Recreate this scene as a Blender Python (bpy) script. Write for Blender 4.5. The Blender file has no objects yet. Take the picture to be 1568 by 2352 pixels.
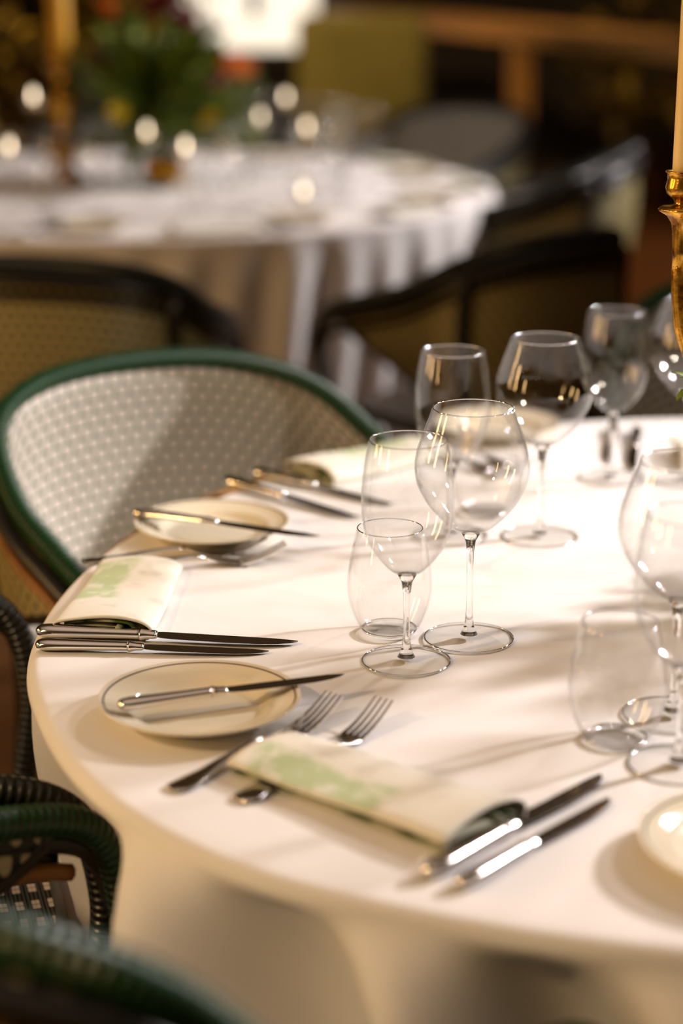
import bpy, bmesh, math, random
from math import sin, cos, pi, radians, sqrt, atan2, hypot
from mathutils import Vector, Matrix, noise
random.seed(7)
SC = bpy.context.scene
COL = SC.collection
TZ = 0.75                                   # height of the dressed table tops

# ------------------------------------------------------------------ camera
cam_d = bpy.data.cameras.new('camera')
cam = bpy.data.objects.new('camera', cam_d); COL.objects.link(cam); SC.camera = cam
cam.location = (0, 0, TZ + 0.64)
cam.rotation_euler = (radians(90 - 16.2), 0, 0)
cam_d.sensor_fit = 'VERTICAL'; cam_d.sensor_height = 36; cam_d.sensor_width = 24
cam_d.lens = 4400 / 2352 * 36
cam_d.clip_start = 0.05
cam_d.dof.use_dof = True
cam_d.dof.focus_distance = 1.84
cam_d.dof.aperture_fstop = 1.95

# ------------------------------------------------------------------ exposure, world
SC.view_settings.view_transform = 'Standard'
SC.view_settings.look = 'None'
SC.view_settings.gamma = 1
SC.view_settings.exposure = -0.06
SC.view_settings.use_curve_mapping = False
W = bpy.data.worlds.new('world'); SC.world = W; W.use_nodes = True
bg = W.node_tree.nodes['Background']
# the rest of the restaurant: a softly lit ceiling above dark walls
nt = W.node_tree; tc = nt.nodes.new('ShaderNodeTexCoord'); sx = nt.nodes.new('ShaderNodeSeparateXYZ'); nt.links.new(tc.outputs['Generated'], sx.inputs[0])
mr = nt.nodes.new('ShaderNodeMapRange'); nt.links.new(sx.outputs[2], mr.inputs[0])
mr.inputs[1].default_value = .70; mr.inputs[2].default_value = 1.0
mx = nt.nodes.new('ShaderNodeMix'); mx.data_type = 'RGBA'; nt.links.new(mr.outputs[0], mx.inputs[0])
mx.inputs[6].default_value = (.040, .022, .009, 1); mx.inputs[7].default_value = (.62, .45, .345, 1)
nt.links.new(mx.outputs[2], bg.inputs[0]); bg.inputs[1].default_value = 1.0
SC.cycles.max_bounces = 10; SC.cycles.transparent_max_bounces = 48
SC.cycles.transmission_bounces = 10; SC.cycles.glossy_bounces = 6
SC.cycles.caustics_refractive = False; SC.cycles.caustics_reflective = False
SC.cycles.sample_clamp_indirect = 6
SC.cycles.use_denoising = True

# ------------------------------------------------------------------ lamps of the room and added fill spots
def aim(o, target):
    o.rotation_euler = (Vector(target) - o.location).to_track_quat('-Z', 'Y').to_euler()
def spot(name, loc, target, power, color, deg, blend=.5, rad=.05):
    l = bpy.data.lights.new(name, 'SPOT'); l.energy = power; l.color = color
    l.spot_size = radians(deg); l.spot_blend = blend; l.shadow_soft_size = rad
    o = bpy.data.objects.new(name, l); o.location = loc; COL.objects.link(o); aim(o, target); return o
def area(name, loc, target, power, color, size):
    l = bpy.data.lights.new(name, 'AREA'); l.energy = power; l.color = color; l.shape = 'DISK'; l.size = size
    o = bpy.data.objects.new(name, l); o.location = loc; COL.objects.link(o); aim(o, target); return o
KEYC = (1.0, .91, .90)
spot('low_spot', (2.65, 2.95, 2.05), (.1, 1.9, .75), 540, KEYC, 38, .4, .09)
spot('spot_lamp', (1.7, 4.4, 2.9), (.1, 1.9, .75), 110, KEYC, 32, .5, .09)
spot('spot_lamp', (3.0, 6.3, 3.0), (-.5, 5.5, .75), 950, KEYC, 44, .4, .20)
spot('spot_lamp', (2.45, 2.75, 2.80), (.15, 1.6, .75), 130, KEYC, 36, .5, .12)  # unseen spot, added to bring back the glare on the knives
AMBER = (1.0, .60, .24)
spot('spot_lamp', (-2.7, .0, 2.9), (-.05, 1.35, .55), 230, (1, .66, .34), 34, .7, .10)
for y, e in ((-.25, 22), (1.45, 26), (2.5, 22)):             # tall amber sconces along the left side of the room
    l = bpy.data.lights.new('tall_sconce', 'AREA'); l.shape = 'RECTANGLE'; l.size = .16; l.size_y = 1.3; l.energy = e; l.color = AMBER
    o = bpy.data.objects.new('tall_sconce', l); o.location = (-3.1, y, 1.55); COL.objects.link(o); o.rotation_euler = (radians(90), 0, radians(-90))
spot('spot_lamp', (2.5, .7, 2.8), (-.35, 2.6, .8), 190, (1, .84, .66), 26, .8, .12)  # added spot that brightens the inside of the ivory woven chair
spot('spot_lamp', (2.2, 8.0, 3.2), (1.0, 8.6, 1.0), 160, AMBER, 75, .8, .1)  # made-up amber spot, lifts the wooden counter
spot('spot_lamp', (-2.6, 6.2, 3.0), (-1.1, 8.6, 1.1), 700, AMBER, 60, .8, .1)  # amber spot added to brighten the shrubs behind the far table

# ------------------------------------------------------------------ materials
def mat(name):
    m = bpy.data.materials.new(name); m.use_nodes = True
    nt = m.node_tree; return m, nt, nt.nodes['Principled BSDF']
def N(nt, t, **k):
    n = nt.nodes.new(t)
    for a, v in k.items(): setattr(n, a, v)
    return n
def math_(nt, op, a, b=None, c=None):
    n = N(nt, 'ShaderNodeMath', operation=op)
    for i, v in enumerate((a, b, c)):
        if v is None: continue
        if isinstance(v, (int, float)): n.inputs[i].default_value = v
        else: nt.links.new(v, n.inputs[i])
    return n.outputs[0]
def mix(nt, f, a, b):
    n = N(nt, 'ShaderNodeMix', data_type='RGBA')
    for i, v in ((0, f), (6, a), (7, b)):
        if isinstance(v, (int, float)): n.inputs[i].default_value = v
        elif isinstance(v, tuple): n.inputs[i].default_value = (*v, 1) if len(v) == 3 else v
        else: nt.links.new(v, n.inputs[i])
    return n.outputs[2]
def ramp(nt, f, a, b):
    n = N(nt, 'ShaderNodeMapRange'); nt.links.new(f, n.inputs[0])
    n.inputs[1].default_value = a; n.inputs[2].default_value = b; return n.outputs[0]
def bump(nt, b, h, s, d=.001):
    n = N(nt, 'ShaderNodeBump'); n.inputs['Strength'].default_value = s; n.inputs['Distance'].default_value = d
    nt.links.new(h, n.inputs['Height']); nt.links.new(n.outputs[0], b.inputs['Normal'])
def noise_t(nt, scale, detail=3, coord='Object'):
    tc = N(nt, 'ShaderNodeTexCoord'); n = N(nt, 'ShaderNodeTexNoise')
    n.inputs['Scale'].default_value = scale; n.inputs['Detail'].default_value = detail
    nt.links.new(tc.outputs[coord], n.inputs['Vector']); return n.outputs[0]
def simple(name, col, rough=.5, metal=0, coat=0, var=0, vs=20, bs=0, spec=.5):
    m, nt, b = mat(name)
    b.inputs['Base Color'].default_value = (*col, 1); b.inputs['Roughness'].default_value = rough
    b.inputs['Metallic'].default_value = metal; b.inputs['Coat Weight'].default_value = coat
    b.inputs['Specular IOR Level'].default_value = spec
    f = noise_t(nt, vs)
    if var:
        nt.links.new(mix(nt, f, tuple(c * (1 - var) for c in col), tuple(min(1, c * (1 + var)) for c in col)), b.inputs['Base Color'])
    if bs: bump(nt, b, f, bs)
    return m

def cloth_mat(name, col):
    m, nt, b = mat(name)
    b.inputs['Roughness'].default_value = .85; b.inputs['Sheen Weight'].default_value = .15
    b.inputs['Specular IOR Level'].default_value = .2
    f = noise_t(nt, 6); nt.links.new(mix(nt, f, tuple(c * .97 for c in col), col), b.inputs['Base Color'])
    bump(nt, b, noise_t(nt, 900, 2), .25, .0006)
    return m
M_CLOTH = cloth_mat('white_linen', (.86, .835, .81))

def glass_thin(name, tint=(.985, .985, .98), fac=1.0):
    m, nt, b = mat(name); nt.nodes.remove(b)
    out = nt.nodes['Material Output']
    tr = N(nt, 'ShaderNodeBsdfTransparent'); tr.inputs[0].default_value = (*tint, 1)
    gl = N(nt, 'ShaderNodeBsdfGlossy'); gl.inputs['Roughness'].default_value = .015
    fr = N(nt, 'ShaderNodeFresnel'); ge = N(nt, 'ShaderNodeNewGeometry')   # same reflectance from both sides of the thin wall
    nt.links.new(math_(nt, 'MULTIPLY_ADD', ge.outputs['Backfacing'], 1 / 1.5 - 1.5, 1.5), fr.inputs[0])
    mx = N(nt, 'ShaderNodeMixShader'); nt.links.new(math_(nt, 'MULTIPLY', fr.outputs[0], fac), mx.inputs[0])
    nt.links.new(tr.outputs[0], mx.inputs[1]); nt.links.new(gl.outputs[0], mx.inputs[2])
    nt.links.new(mx.outputs[0], out.inputs[0]); return m
M_BOWL = glass_thin('thin_clear_glass', (.996, .996, .994), 1.0)
M_FOOT = glass_thin('foot_clear_glass', (.995, .995, .99), .55)
def glass_solid(name):
    m, nt, b = mat(name); b.inputs['Transmission Weight'].default_value = 1
    b.inputs['Roughness'].default_value = .01; b.inputs['IOR'].default_value = 1.5
    b.inputs['Base Color'].default_value = (1, 1, 1, 1); return m
M_STEM = glass_solid('solid_clear_glass')
M_SILVER = simple('polished_silver', (.82, .78, .72), .13, 1, var=.03)
M_BLADE = simple('steel_blade', (.70, .68, .65), .16, 1, var=.03)

def plate_mat():
    m, nt, b = mat('cream_porcelain')
    tc = N(nt, 'ShaderNodeTexCoord'); sx = N(nt, 'ShaderNodeSeparateXYZ'); nt.links.new(tc.outputs['Object'], sx.inputs[0])
    r = math_(nt, 'SQRT', math_(nt, 'ADD', math_(nt, 'MULTIPLY', sx.outputs[0], sx.outputs[0]), math_(nt, 'MULTIPLY', sx.outputs[1], sx.outputs[1])))
    d = math_(nt, 'ABSOLUTE', math_(nt, 'SUBTRACT', r, .0838))
    up = math_(nt, 'GREATER_THAN', sx.outputs[2], .0125)
    line = math_(nt, 'MULTIPLY', math_(nt, 'LESS_THAN', d, .0008), up)
    nt.links.new(mix(nt, line, (.82, .74, .56), (.12, .10, .10)), b.inputs['Base Color'])
    b.inputs['Roughness'].default_value = .12; b.inputs['Coat Weight'].default_value = .3
    return m
M_PLATE = plate_mat()

def weave_mat(name, ivory, green, pu, pv, kind='shell', cu=.43, cv=.46):
    """cane weave drawn from UVs in metres: ivory cells in staggered rows, green strands between"""
    m, nt, b = mat(name)
    uv = N(nt, 'ShaderNodeUVMap'); sx = N(nt, 'ShaderNodeSeparateXYZ'); nt.links.new(uv.outputs[0], sx.inputs[0])
    v = math_(nt, 'DIVIDE', sx.outputs[1], pv); row = math_(nt, 'FLOOR', v)
    off = math_(nt, 'MULTIPLY', math_(nt, 'MODULO', row, 2), .5 if kind == 'shell' else 0)
    u = math_(nt, 'ADD', math_(nt, 'DIVIDE', sx.outputs[0], pu), off)
    fu = math_(nt, 'ABSOLUTE', math_(nt, 'SUBTRACT', math_(nt, 'FRACT', u), .5))
    fvs = math_(nt, 'SUBTRACT', math_(nt, 'FRACT', v), .5); fv = math_(nt, 'ABSOLUTE', fvs)
    if kind == 'shell':
        e = math_(nt, 'ADD', math_(nt, 'POWER', math_(nt, 'DIVIDE', math_(nt, 'ADD', fu, math_(nt, 'MULTIPLY', fvs, -.22)), cu), 3),
                  math_(nt, 'POWER', math_(nt, 'DIVIDE', fv, cv), 3))
        f = ramp(nt, e, 1.15, .75)
    else:
        a = math_(nt, 'LESS_THAN', math_(nt, 'ABSOLUTE', math_(nt, 'SUBTRACT', fu, .13)), .115)
        f = math_(nt, 'MULTIPLY', a, math_(nt, 'LESS_THAN', fv, .25))
    strand = math_(nt, 'SINE', math_(nt, 'MULTIPLY', sx.outputs[1], 2 * pi / (pv / 4)))
    g2 = mix(nt, ramp(nt, strand, -1, 1), tuple(c * .55 for c in green), green)
    nt.links.new(mix(nt, f, g2, ivory), b.inputs['Base Color'])
    b.inputs['Roughness'].default_value = .42
    bump(nt, b, math_(nt, 'ADD', math_(nt, 'MULTIPLY', strand, .25), f), .7, .0015)
    return m
M_WEAVE = weave_mat('ivory_and_green_cane', (.88, .78, .70), (.012, .13, .012), .0225, .0180, 'shell', .43, .44)
M_WEAVE_OUT = weave_mat('dim_lit_ivory_cane', (.40, .32, .13), (.030, .045, .012), .022, .018)  # ivory and green weave again, dim amber light mixed into its colours
M_WEAVE_DK = weave_mat('dark_cane_with_ivory_cells', (.55, .48, .32), (.004, .006, .003), .024, .030, 'shell', .30, .36)
M_SEAT = weave_mat('black_cane_seat', (.78, .66, .55), (.006, .006, .004), .038, .0165, 'seat')
def binding_mat(name, c1, c2):
    m, nt, b = mat(name)
    uv = N(nt, 'ShaderNodeUVMap'); sx = N(nt, 'ShaderNodeSeparateXYZ'); nt.links.new(uv.outputs[0], sx.inputs[0])
    s = math_(nt, 'SINE', math_(nt, 'MULTIPLY', sx.outputs[0], 2 * pi / .0085))
    nt.links.new(mix(nt, ramp(nt, s, -1, 1), c2, c1), b.inputs['Base Color'])
    b.inputs['Roughness'].default_value = .3; bump(nt, b, s, .8, .0015); return m
M_BIND = binding_mat('green_cane_binding', (.010, .078, .020), (.003, .020, .006))
M_BIND_DK = binding_mat('shaded_green_binding', (.010, .014, .006), (.004, .005, .003))  # green binding again, near black: back-lit shade put into its colour
M_BLACKCANE = simple('black_lacquered_cane', (.010, .008, .005), .35, var=.3)
M_BAMBOO = simple('brown_rattan_pole', (.30, .125, .025), .4, var=.35, vs=30)
M_CANDLE = simple('ivory_wax', (.95, .70, .32), .45, var=.03); M_CANDLE.node_tree.nodes['Principled BSDF'].inputs['Subsurface Weight'].default_value = .3
M_CANDLE.node_tree.nodes['Principled BSDF'].inputs['Subsurface Radius'].default_value = (.02, .01, .004)
def brass():
    m, nt, b = mat('antique_amber_brass')
    f = ramp(nt, noise_t(nt, 70, 4), .35, .62)
    nt.links.new(mix(nt, f, (.16, .06, .012), (.95, .50, .06)), b.inputs['Base Color'])
    b.inputs['Metallic'].default_value = .85; b.inputs['Roughness'].default_value = .22
    bump(nt, b, noise_t(nt, 160, 3), .35, .001); return m
M_BRASS = brass()

def napkin_mat():
    m, nt, b = mat('printed_napkin_cotton')
    tc = N(nt, 'ShaderNodeTexCoord'); sx = N(nt, 'ShaderNodeSeparateXYZ'); nt.links.new(tc.outputs['UV'], sx.inputs[0])
    n1 = noise_t(nt, 9, 2, 'UV'); n2 = noise_t(nt, 46, 2, 'UV'); n3 = noise_t(nt, 20, 3, 'UV')
    wob = math_(nt, 'MULTIPLY', math_(nt, 'SUBTRACT', n1, .5), .06)
    def box(u0, u1, v0, v1):
        a = ramp(nt, math_(nt, 'ADD', sx.outputs[0], wob), u0 - .006, u0 + .006); c = ramp(nt, math_(nt, 'ADD', sx.outputs[0], wob), u1 + .006, u1 - .006)
        d = ramp(nt, math_(nt, 'ADD', sx.outputs[1], wob), v0 - .006, v0 + .006); e = ramp(nt, math_(nt, 'ADD', sx.outputs[1], wob), v1 + .006, v1 - .006)
        return math_(nt, 'MULTIPLY', math_(nt, 'MULTIPLY', a, c), math_(nt, 'MULTIPLY', d, e))
    patch = box(.008, .05, .07, .20)
    leaf = ramp(nt, n2, .62, .50)
    f = math_(nt, 'MULTIPLY', patch, math_(nt, 'ADD', math_(nt, 'MULTIPLY', leaf, .50), .18))
    tan = math_(nt, 'MULTIPLY', ramp(nt, n3, .55, .70), .45)
    c = mix(nt, tan, (.80, .765, .66), (.42, .37, .25))
    c = mix(nt, f, c, (.36, .50, .20))
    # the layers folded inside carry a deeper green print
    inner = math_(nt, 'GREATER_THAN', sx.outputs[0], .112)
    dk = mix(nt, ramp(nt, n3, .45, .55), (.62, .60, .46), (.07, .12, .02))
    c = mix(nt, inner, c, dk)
    nt.links.new(c, b.inputs['Base Color']); b.inputs['Roughness'].default_value = .85
    b.inputs['Specular IOR Level'].default_value = .2
    bump(nt, b, noise_t(nt, 700, 2), .3, .0006); return m
M_NAPKIN = napkin_mat()

def wood_mat(name, c1, c2, sc=6, rough=.35):
    m, nt, b = mat(name)
    tc = N(nt, 'ShaderNodeTexCoord'); mp = N(nt, 'ShaderNodeMapping'); mp.inputs['Scale'].default_value = (1, 8, 8)
    nt.links.new(tc.outputs['Object'], mp.inputs[0]); n = N(nt, 'ShaderNodeTexNoise'); n.inputs['Scale'].default_value = sc
    n.inputs['Detail'].default_value = 5; nt.links.new(mp.outputs[0], n.inputs['Vector'])
    nt.links.new(mix(nt, ramp(nt, n.outputs[0], .3, .7), c1, c2), b.inputs['Base Color'])
    b.inputs['Roughness'].default_value = rough; bump(nt, b, n.outputs[0], .15); return m
M_COUNTER = wood_mat('honey_brown_wood', (.30, .15, .045), (.52, .30, .10))
M_FLOOR = wood_mat('dark_oak_floor', (.075, .027, .006), (.16, .06, .012), 3, .45)
M_WALL = simple('dark_brown_wall', (.014, .011, .007), .8, var=.2, vs=2)

# ------------------------------------------------------------------ mesh helpers
def link(name, bm, m, parent=None, smooth=True):
    me = bpy.data.meshes.new(name); bm.normal_update(); bm.to_mesh(me); bm.free()
    for x in (m if isinstance(m, (list, tuple)) else [m]): me.materials.append(x)
    if smooth:
        me.polygons.foreach_set('use_smooth', [True] * len(me.polygons))
    o = bpy.data.objects.new(name, me); COL.objects.link(o)
    if parent: o.parent = parent
    return o
def tag(o, label=None, cat=None, group=None, kind=None):
    if label: o['label'] = label
    if cat: o['category'] = cat
    if group: o['group'] = group
    if kind: o['kind'] = kind
    return o
def thing(name, loc=(0, 0, 0), rz=0):
    o = bpy.data.objects.new(name, None); COL.objects.link(o); o.location = loc; o.rotation_euler = (0, 0, rz)
    o.empty_display_size = .05; return o
def dup(root, loc, rz=0, label=None, group=None, scale=None, rot=None):
    def cp(o, par):
        c = o.copy(); COL.objects.link(c)
        if par: c.parent = par
        for ch in o.children: cp(ch, c)
        return c
    r = cp(root, None); r.location = loc; r.rotation_euler = rot or (0, 0, rz)
    if scale: r.scale = scale
    if label: r['label'] = label
    if group: r['group'] = group
    return r
def lathe(bm, prof, seg=48, c=(0, 0, 0), wob=None, cap=True):
    """prof: (r, z) pairs; r = 0 ends close the surface"""
    rings = []
    for r, z in prof:
        if r <= 1e-6: rings.append([bm.verts.new((c[0], c[1], c[2] + z))]); continue
        rings.append([bm.verts.new((c[0] + r * (1 + (wob(a, z) if wob else 0)) * cos(a), c[1] + r * (1 + (wob(a, z) if wob else 0)) * sin(a), c[2] + z))
                      for a in (2 * pi * k / seg for k in range(seg))])
    for A, B in zip(rings, rings[1:]):
        if len(A) == 1 and len(B) == 1: continue
        for k in range(seg):
            j = (k + 1) % seg
            if len(A) == 1: bm.faces.new((A[0], B[j], B[k]))
            elif len(B) == 1: bm.faces.new((A[k], A[j], B[0]))
            else: bm.faces.new((A[k], A[j], B[j], B[k]))
    return rings
def catmull(K, n=8):
    K = [Vector(k) for k in K]; P = [2 * K[0] - K[1]] + K + [2 * K[-1] - K[-2]]; out = []
    for i in range(1, len(P) - 2):
        for s in range(n):
            t = s / n; a, b, c, d = P[i - 1:i + 3]
            out.append(.5 * ((2 * b) + (c - a) * t + (2 * a - 5 * b + 4 * c - d) * t * t + (3 * b - a - 3 * c + d) * t ** 3))
    out.append(K[-1]); return out
def resample(P, step):
    out = [P[0]]; acc = 0
    for a, b in zip(P, P[1:]):
        L = (b - a).length
        if L < 1e-9: continue
        s = step - acc
        while s <= L: out.append(a.lerp(b, s / L)); s += step
        acc = L - (s - step)
    if (out[-1] - P[-1]).length > step * .3: out.append(P[-1])
    return out
def tube(bm, P, rad, seg=10, uvl=None):
    """round section swept along P; rad may be a function of the arc length; UV x = arc length"""
    P = [Vector(p) for p in P]
    L = [0]
    for a, b in zip(P, P[1:]): L.append(L[-1] + (b - a).length)
    T = [(P[min(i + 1, len(P) - 1)] - P[max(i - 1, 0)]).normalized() for i in range(len(P))]
    up = Vector((0, 0, 1)) if abs(T[0].z) < .9 else Vector((1, 0, 0))
    nrm = T[0].cross(up).normalized(); rings = []
    for i, p in enumerate(P):
        nrm = (nrm - T[i] * nrm.dot(T[i])).normalized(); bn = T[i].cross(nrm)
        r = rad(L[i] / L[-1], L[i]) if callable(rad) else rad
        rings.append([bm.verts.new(p + (nrm * cos(a) + bn * sin(a)) * r) for a in (2 * pi * k / seg for k in range(seg))])
    for i in range(len(rings) - 1):
        for k in range(seg):
            j = (k + 1) % seg
            f = bm.faces.new((rings[i][k], rings[i + 1][k], rings[i + 1][j], rings[i][j]))
            if uvl:
                for lp, s, q in zip(f.loops, (L[i], L[i + 1], L[i + 1], L[i]), (k, k, k + 1, k + 1)): lp[uvl].uv = (s, q / seg * .06)
    bm.faces.new(rings[0]); bm.faces.new(rings[-1][::-1])
def loft(bm, sections):
    """sections: lists of points of equal count, capped at both ends"""
    R = [[bm.verts.new(p) for p in s] for s in sections]; n = len(R[0])
    for A, B in zip(R, R[1:]):
        for k in range(n): bm.faces.new((A[k], A[(k + 1) % n], B[(k + 1) % n], B[k]))
    bm.faces.new(R[0][::-1]); bm.faces.new(R[-1])
def box(bm, x0, x1, y0, y1, z0, z1, bev=0):
    r = bmesh.ops.create_cube(bm, size=1)
    for v in r['verts']:
        v.co = Vector(((x0 + x1) / 2 + v.co.x * (x1 - x0), (y0 + y1) / 2 + v.co.y * (y1 - y0), (z0 + z1) / 2 + v.co.z * (z1 - z0)))
    if bev:
        es = list({e for v in r['verts'] for e in v.link_edges})
        bmesh.ops.bevel(bm, geom=es, offset=bev, segments=3, affect='EDGES', profile=.5)

# ------------------------------------------------------------------ the room
bm = bmesh.new(); box(bm, -6, 6, -2, 14, -.1, 0); tag(link('floor', bm, M_FLOOR, smooth=False), kind='structure')
bm = bmesh.new(); box(bm, -6, 6, 13, 13.2, 0, 3.4); tag(link('wall_back', bm, M_WALL, smooth=False), kind='structure')
bm = bmesh.new(); box(bm, -6.2, -6, -2, 13.2, 0, 3.4); tag(link('wall_left', bm, M_WALL, smooth=False), kind='structure')
bm = bmesh.new(); box(bm, 6, 6.2, -2, 13.2, 0, 3.4); tag(link('wall_right', bm, M_WALL, smooth=False), kind='structure')
# bright window low in the far wall
M_PAINT = simple('dark_painted_frame', (.03, .03, .015), .5)
m, nt, b = mat('daylight_pane'); b.inputs['Base Color'].default_value = (.9, .9, .85, 1)
b.inputs['Emission Color'].default_value = (1, .90, .74, 1); b.inputs['Emission Strength'].default_value = 1.2; M_PANE = m
win = thing('window_1', (-.66, 12.92, 0)); tag(win, kind='structure')
bm = bmesh.new(); box(bm, -.42, .50, -.01, .01, .80, 1.9); link('pane', bm, M_PANE, win, smooth=False)
bm = bmesh.new(); box(bm, .055, .13, -.05, -.012, 1.0, 1.9, .005); box(bm, -.47, -.42, -.05, .05, .75, 1.95); box(bm, .50, .55, -.05, .05, .75, 1.95); box(bm, -.47, .55, -.06, .05, .74, .79)
link('window_frame', bm, M_PAINT, win, smooth=False)

# ------------------------------------------------------------------ tables and cloths
def closed_radius(pts, c):
    A = sorted(((atan2(y - c[1], x - c[0]) % (2 * pi)), hypot(x - c[0], y - c[1])) for x, y in pts); n = len(A)
    def f(t):
        t %= 2 * pi
        for i in range(n):
            a0, r0 = A[i]; a1, r1 = A[(i + 1) % n]
            if a1 <= a0: a1 += 2 * pi
            tt = t if t >= a0 else t + 2 * pi
            if a0 <= tt <= a1:
                rm = A[i - 1][1]; am = A[i - 1][0]; rp = A[(i + 2) % n][1]
                u = (tt - a0) / (a1 - a0)
                return .5 * ((2 * r0) + (r1 - rm) * u + (2 * rm - 5 * r0 + 4 * r1 - rp) * u * u + (3 * r0 - rm - 3 * r1 + rp) * u ** 3)
        return A[0][1]
    T = [f(2 * pi * k / 360) for k in range(360)]
    for _ in range(3): T = [(T[k - 2] + T[k - 1] + T[k] + T[(k + 1) % 360] + T[(k + 2) % 360]) / 5 for k in range(360)]
    def g(t):
        x = (t % (2 * pi)) / (2 * pi) * 360; i = int(x) % 360; u = x - int(x); return T[i] * (1 - u) + T[(i + 1) % 360] * u
    return g
def cloth(name, Rf, fold, nth, top_noise=.0018, drop_to=.03):
    bm = bmesh.new(); h = TZ; rings = []
    rows = [(f, 0, 0) for f in (k / 46 for k in range(1, 45))]
    e = .014
    edge = [(e * sin(a) - e, e * (1 - cos(a))) for a in (radians(x) for x in (0, 15, 30, 45, 60, 75, 90))]
    c0 = bm.verts.new((0, 0, h))
    for f, _, _ in rows:
        ring = []
        for k in range(nth):
            t = 2 * pi * k / nth; r = Rf(t) * f
            z = h + top_noise * (noise.noise(Vector((r * cos(t) * 6 + r * sin(t) * 3, r * sin(t) * 15, 3))) + .5 * noise.noise(Vector((r * cos(t) * 14, r * sin(t) * 26, 8)))) * min(1, (1 - f) * 6)
            ring.append(bm.verts.new((r * cos(t), r * sin(t), z)))
        rings.append(ring)
    for dr, dz in edge:
        rings.append([bm.verts.new(((Rf(t) + dr) * cos(t), (Rf(t) + dr) * sin(t), h - dz)) for t in (2 * pi * k / nth for k in range(nth))])
    nrow = 34
    for i in range(1, nrow + 1):
        d = e + (h - e - drop_to) * (i / nrow) ** 1.15
        rings.append([bm.verts.new(((Rf(t) + fold(t, d - e)) * cos(t), (Rf(t) + fold(t, d - e)) * sin(t), h - d)) for t in (2 * pi * k / nth for k in range(nth))])
    for k in range(nth): bm.faces.new((c0, rings[0][k], rings[0][(k + 1) % nth]))
    for A, B in zip(rings, rings[1:]):
        for k in range(nth): bm.faces.new((A[k], B[k], B[(k + 1) % nth], A[(k + 1) % nth]))
    return link(name, bm, M_CLOTH)
def table_under(name, c, R, label):
    t = thing(name, (c[0], c[1], 0))
    bm = bmesh.new(); lathe(bm, [(0, TZ - .035), (R, TZ - .035), (R, TZ - .009), (0, TZ - .009)], 64); link('tabletop', bm, M_COUNTER, t, smooth=False)
    bm = bmesh.new(); lathe(bm, [(0, .0), (.30, .0), (.30, .02), (.06, .05), (.045, .12), (.045, TZ - .06), (.12, TZ - .035), (0, TZ - .035)], 32); link('pedestal', bm, M_COUNTER, t)
    return tag(t, label, 'table')
CX, CY = .42, 1.93
EDGE = [(-.15, 2.28), (-.24, 2.13), (-.285, 1.97), (-.302, 1.82), (-.295, 1.68), (-.27, 1.58), (-.225, 1.46), (-.18, 1.38), (-.14, 1.33), (-.07, 1.265), (.04, 1.205), (.15, 1.165),
        (-.085, 2.385), (.01, 2.48), (.14, 2.58), (.30, 2.665), (.5, 2.70), (.75, 2.66), (.98, 2.50), (1.13, 2.25), (1.18, 1.93), (1.12, 1.60), (.95, 1.34), (.72, 1.20), (.45, 1.135), (.30, 1.135)]
RF = closed_radius(EDGE, (CX, CY))
RIDGES = [(170, 8, .7), (188, 7, .55), (227, 3.8, 1.2), (242, 3.6, 1.2), (256, 4.2, 1.2), (272, 4.5, 1)] + [(291 + 16 * k, 5.5, .9) for k in range(9)]
def main_fold(t, d):
    deg = math.degrees(t); a = deg - 34 * min(d, .40)
    s = 0
    for c, w, A in RIDGES:
        x = ((a - c + 180) % 360) - 180
        s += A * math.exp(-(x / w) ** 2)
    amp = .085 * (1 - math.exp(-d * 26)) + .060 * (1 - math.exp(-d * 5))
    x = ((deg - 208 + 180) % 360) - 180
    tuck = math.exp(-(x / 13) ** 4) * .15 * (1 - math.exp(-d * 9))   # pushed in by the two chair arms
    s2 = noise.noise(Vector((cos(t) * 6, sin(t) * 6, d * 3)))
    return amp * (s - .5 + s2 * .35) + .03 * d - tuck
mc = cloth('tablecloth', RF, main_fold, 720); mc.location = (CX, CY, 0)
tag(mc, 'white linen tablecloth with soft folds draped over the nearest dining table', 'tablecloth')
table_under('dining_table', (CX, CY), .70, 'round wooden dining table hidden under the nearest white cloth')
BX, BY, BR = -.62, 5.55, 1.06
def back_fold(t, d):
    a = t + .15 * d
    s = .7 * sin(a * 46) + .35 * sin(a * 29 + 1.3) + .5 * noise.noise(Vector((cos(t) * 4, sin(t) * 4, 1)))
    return .028 * (1 - math.exp(-d * 8)) * (s + .25) + .03 * d
bc = cloth('tablecloth', lambda t: BR, back_fold, 420); bc.location = (BX, BY, 0)
tag(bc, 'white tablecloth with narrow upright pleats on the far round table', 'tablecloth')
table_under('dining_table', (BX, BY), BR - .02, 'round dining table hidden under the far pleated cloth')

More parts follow.
